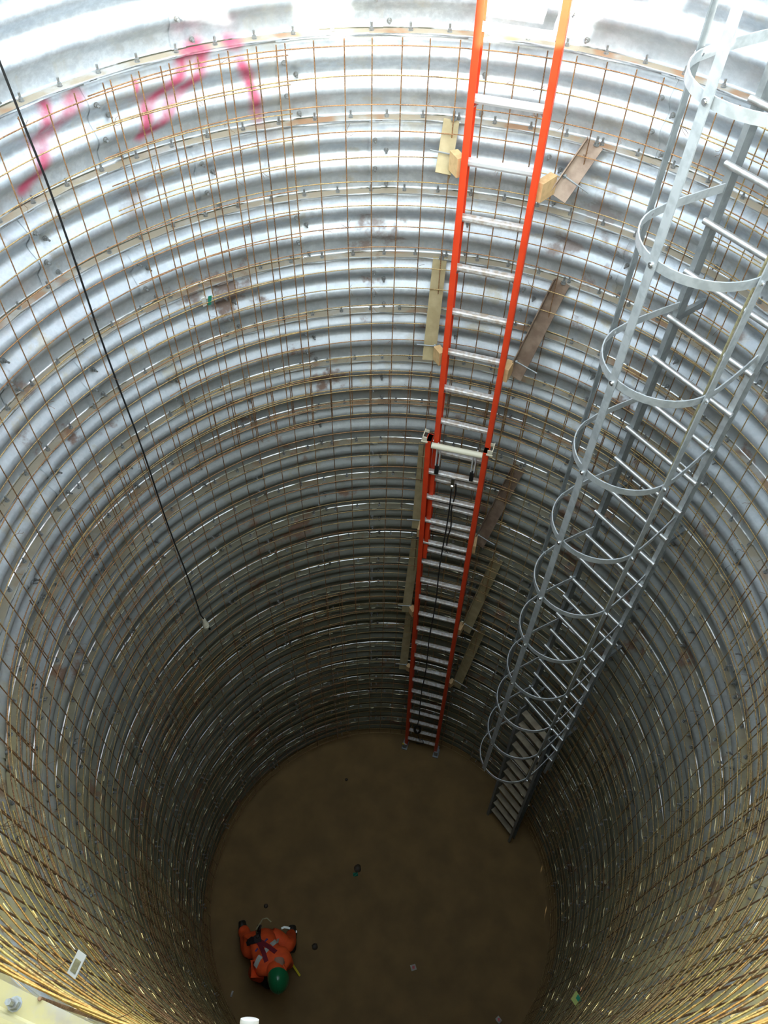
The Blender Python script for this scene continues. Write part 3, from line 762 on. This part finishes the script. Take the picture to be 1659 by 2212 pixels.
bm = bmesh.new(); box(bm, p, Vector((.035, .01, 0)), Vector((-.01, .035, 0)), Vector((0, 0, .012))); bmesh.ops.bevel(bm, geom=list(bm.edges), offset=.006, segments=2); wp(bm_obj('back_plate', bm, M['harness_dark'], wk))
bm = bmesh.new(); tube(bm, [p + Vector((.02*math.cos(t), .026*math.sin(t) + .03, .02)) for t in [2*PI*i/12 for i in range(12)]], .005, 5, closed=True); wp(bm_obj('d_ring', bm, M['steel_bright'], wk, True))
lan = [drape(*q, lift=.018)[0] for q in ((555, 2020), (554, 2008), (562, 1996), (568, 1986), (577, 1984), (586, 1992))]
bm = bmesh.new(); tube(bm, lan, .007, 6); wp(bm_obj('lanyard', bm, M['rope'], wk, True))
# head, face, hard hat
hc = at(601, 2112, .86); hc = Vector((hc.x, hc.y, .845))
fwd = Vector((.12, -.62, -.78)).normalized(); top = Vector((.02, -.55, .83)); top = (top - fwd*top.dot(fwd)).normalized(); sd_ = fwd.cross(top)
HM = Matrix((sd_, fwd, top)).transposed().to_4x4(); HM.translation = hc
bm = bmesh.new(); bmesh.ops.create_uvsphere(bm, u_segments=20, v_segments=14, radius=1)
for v in bm.verts:
    x, y, z = v.co; v.co = Vector((x*.074*(1 - .12*max(0, -z)), y*.092, z*.112))
bmesh.ops.transform(bm, matrix=HM, verts=bm.verts); hd = wp(bm_obj('head', bm, M['skin'], wk, True, 80))
def sub(name, bm, mat): bmesh.ops.transform(bm, matrix=HM, verts=bm.verts); return bm_obj(name, bm, mat, hd, True, 60)
bm = bmesh.new(); tube(bm, [Vector((0, .088, .012)), Vector((0, .108, -.022)), Vector((0, .092, -.03))], [.007, .012, .010], 8); sub('nose', bm, M['skin'])
for s in (-1, 1):
    bm = bmesh.new(); bmesh.ops.create_uvsphere(bm, u_segments=10, v_segments=8, radius=.011); bmesh.ops.translate(bm, vec=(s*.03, .08, .008), verts=bm.verts); sub('eye', bm, M['white'])
    bm = bmesh.new(); bmesh.ops.create_uvsphere(bm, u_segments=10, v_segments=8, radius=1); bmesh.ops.transform(bm, matrix=Matrix.Diagonal((.008, .018, .03, 1)), verts=bm.verts); bmesh.ops.translate(bm, vec=(s*.077, -.005, -.005), verts=bm.verts); sub('ear', bm, M['skin'])
bm = bmesh.new(); box(bm, Vector((0, .083, -.058)), Vector((.022, 0, 0)), Vector((0, .006, 0)), Vector((0, 0, .004))); sub('mouth', bm, M['pink'])
bm = bmesh.new(); tube(bm, [Vector((0, -.03, -.06)), Vector((0, -.05, -.17))], [.055, .06], 14); sub('neck', bm, M['skin'])
# hard hat: dome, brim, ridge
bm = bmesh.new(); seg = 32; hp = [(.118, -.004), (.116, .006), (.108, .03), (.100, .06), (.086, .09), (.062, .115), (.032, .128), (.006, .131)]; R_ = []
for j, (r, z) in enumerate(hp):
    R_.append([bm.verts.new((r*.93*math.cos(2*PI*k/seg), r*1.15*math.sin(2*PI*k/seg)*(1.0 if j else 1.0) + (.03*max(0, math.sin(2*PI*k/seg)) if j < 2 else 0), z + (.0 if j else -.004))) for k in range(seg)])
for A, B in zip(R_, R_[1:]):
    for k in range(seg): bm.faces.new((A[k], A[(k+1) % seg], B[(k+1) % seg], B[k]))
bm.faces.new(R_[-1])
tilt = Matrix.Translation(hc + top*.015) @ (Matrix((sd_, (fwd + top*.25).normalized(), (fwd + top*.25).normalized().cross(sd_)*-1)).transposed().to_4x4())
tt_ = (fwd*1 + top*.0).normalized()
bmesh.ops.transform(bm, matrix=Matrix.Translation(top*.012) @ HM, verts=bm.verts)
hat = wp(bm_obj('hard_hat', bm, M['helmet'], wk, True, 50))
bm = bmesh.new(); tube(bm, [Vector((0, y_, .133*math.sqrt(max(0, 1-(y_/.135)**2)) + .012)) for y_ in (-.10, -.07, -.035, 0, .035, .07, .10)], [.004, .008, .010, .010, .010, .008, .004], 8)
bmesh.ops.transform(bm, matrix=HM, verts=bm.verts); bm_obj('hat_ridge', bm, M['helmet'], hat, True)
# collar rising behind the head
bm = bmesh.new(); cc_ = J['neck'][0]; tube(bm, [cc_ + Vector((.075*math.cos(t), .06*math.sin(t), .015 + .01*math.sin(3*t))) for t in [2*PI*i/16 for i in range(16)]], .022, 8, closed=True); wp(bm_obj('collar', bm, M['hivis'], wk, True))
bm = bmesh.new(); bmesh.ops.create_uvsphere(bm, u_segments=18, v_segments=12, radius=1)
ha, hb = J['upper'][0] + UP*.03, hc + UP*.015; hax = (hb - ha).normalized(); hq = hax.to_track_quat('Z', 'Y').to_matrix().to_4x4()
for v in bm.verts: v.co = Vector((v.co.x*.095, v.co.y*.085, v.co.z*.135)) * (1 + .08*mn.noise(v.co*3.1))
bmesh.ops.transform(bm, matrix=Matrix.Translation(ha.lerp(hb, .55)) @ hq, verts=bm.verts); wp(bm_obj('hood', bm, M['hivis'], wk, True, 80))
# gloves with fingers
def hand(wr, direction, palm_n, mat, curl=.5, mirror=1):
    d = direction.normalized(); n = (palm_n - d*palm_n.dot(d)).normalized(); s = d.cross(n)*mirror
    Jh = {'w': (wr, .030, .026), 'p': (wr + d*.05, .040, .022), 'k': (wr + d*.085, .042, .020)}; E = [('w', 'p'), ('p', 'k')]
    for i, (off, ln_) in enumerate(((-.030, .070), (-.010, .082), (.011, .076), (.031, .060))):
        a = wr + d*.085 + s*off; b = a + d*ln_*.5 + n*ln_*.12; c_ = b + (d*(1-curl) + n*curl).normalized()*ln_*.55
        Jh[f'a{i}'] = (a + d*.012, .0105, .0105); Jh[f'b{i}'] = (b, .010, .010); Jh[f'c{i}'] = (c_, .0085, .0085)
        E += [('k', f'a{i}'), (f'a{i}', f'b{i}'), (f'b{i}', f'c{i}')]
    t0 = wr + d*.03 - s*.038; Jh['t0'] = (t0, .014, .014); Jh['t1'] = (t0 + d*.03 - s*.022 + n*.012, .012, .012); Jh['t2'] = (t0 + d*.06 - s*.016 + n*.03, .0095, .0095)
    E += [('p', 't0'), ('t0', 't1'), ('t1', 't2')]
    me = skin_mesh('glove', Jh, E, 'w', 1); me.materials.clear(); return wp(link('glove', me, mat, wk))
rw, lw = J['rwr'][0], J['lwr'][0]
hand(rw + Vector((0, .0, -.02)), Vector((.1, -.25, -.9)), Vector((-.6, -.3, 0)), M['glove'])
hand(lw + Vector((.0, 0, -.02)), Vector((.35, -.35, -.8)), Vector((.8, .2, 0)), M['glove'], mirror=-1)
# boots
for nm_, dirx in (('ran', Vector((.05, -1, 0))), ('lan', Vector((.25, -1, 0)))):
    a = J[nm_][0]; f = dirx.normalized(); s = f.cross(UP)
    bm = bmesh.new(); rings = []
    for (y_, hw_, h_) in ((-.085, .030, .07), (-.07, .040, .12), (-.02, .045, .125), (.04, .047, .10), (.10, .050, .075), (.155, .048, .062), (.185, .032, .045)):
        c_ = Vector((a.x, a.y, 0)) + f*y_; rings.append([bm.verts.new(c_ + s*hw_*x_ + UP*(.004 + h_*z_)) for x_, z_ in ((-1, 0), (-1.05, .35), (-.75, .85), (0, 1), (.75, .85), (1.05, .35), (1, 0))])
    for A, B in zip(rings, rings[1:]):
        for k in range(7): bm.faces.new((A[k], A[(k+1) % 7], B[(k+1) % 7], B[k]))
    bm.faces.new(rings[0]); bm.faces.new(rings[-1][::-1])
    b_ = wp(bm_obj('boot', bm, M['boot'], wk, True, 50))
# tape measure and blade, held by the right hand
ta = at(626, 2074, .14); tb = at(648, 2108, .02)
tm = thing('tape_measure', 'yellow tape measure reaching from the right hand of the worker to the floor', 'tape measure', tb)
TI = Matrix.Translation(-tm.location)
bm = bmesh.new(); strip(bm, [ta, ta.lerp(tb, .5) + Vector((0, 0, -.02)), tb], [UP]*3, .022, .002); o = bm_obj('blade', bm, M['yellow'], tm); o.matrix_parent_inverse = TI
bm = bmesh.new(); box(bm, ta, Vector((.03, 0, 0)), Vector((0, .018, 0)), Vector((0, 0, .03))); bmesh.ops.bevel(bm, geom=list(bm.edges), offset=.008, segments=2); o = bm_obj('case', bm, M['black'], tm); o.matrix_parent_inverse = TI
# loop of line on the floor beside the right boot
p = at(638, 2013, .05); bm = bmesh.new(); box(bm, Vector(), Vector((.022, 0, 0)), Vector((0, .012, 0)), Vector((0, 0, .02))); bmesh.ops.bevel(bm, geom=list(bm.edges), offset=.004, segments=1)
o = bm_obj('buckle', bm, M['reflect'], wk); o.matrix_parent_inverse = WI @ Matrix.Translation(p)
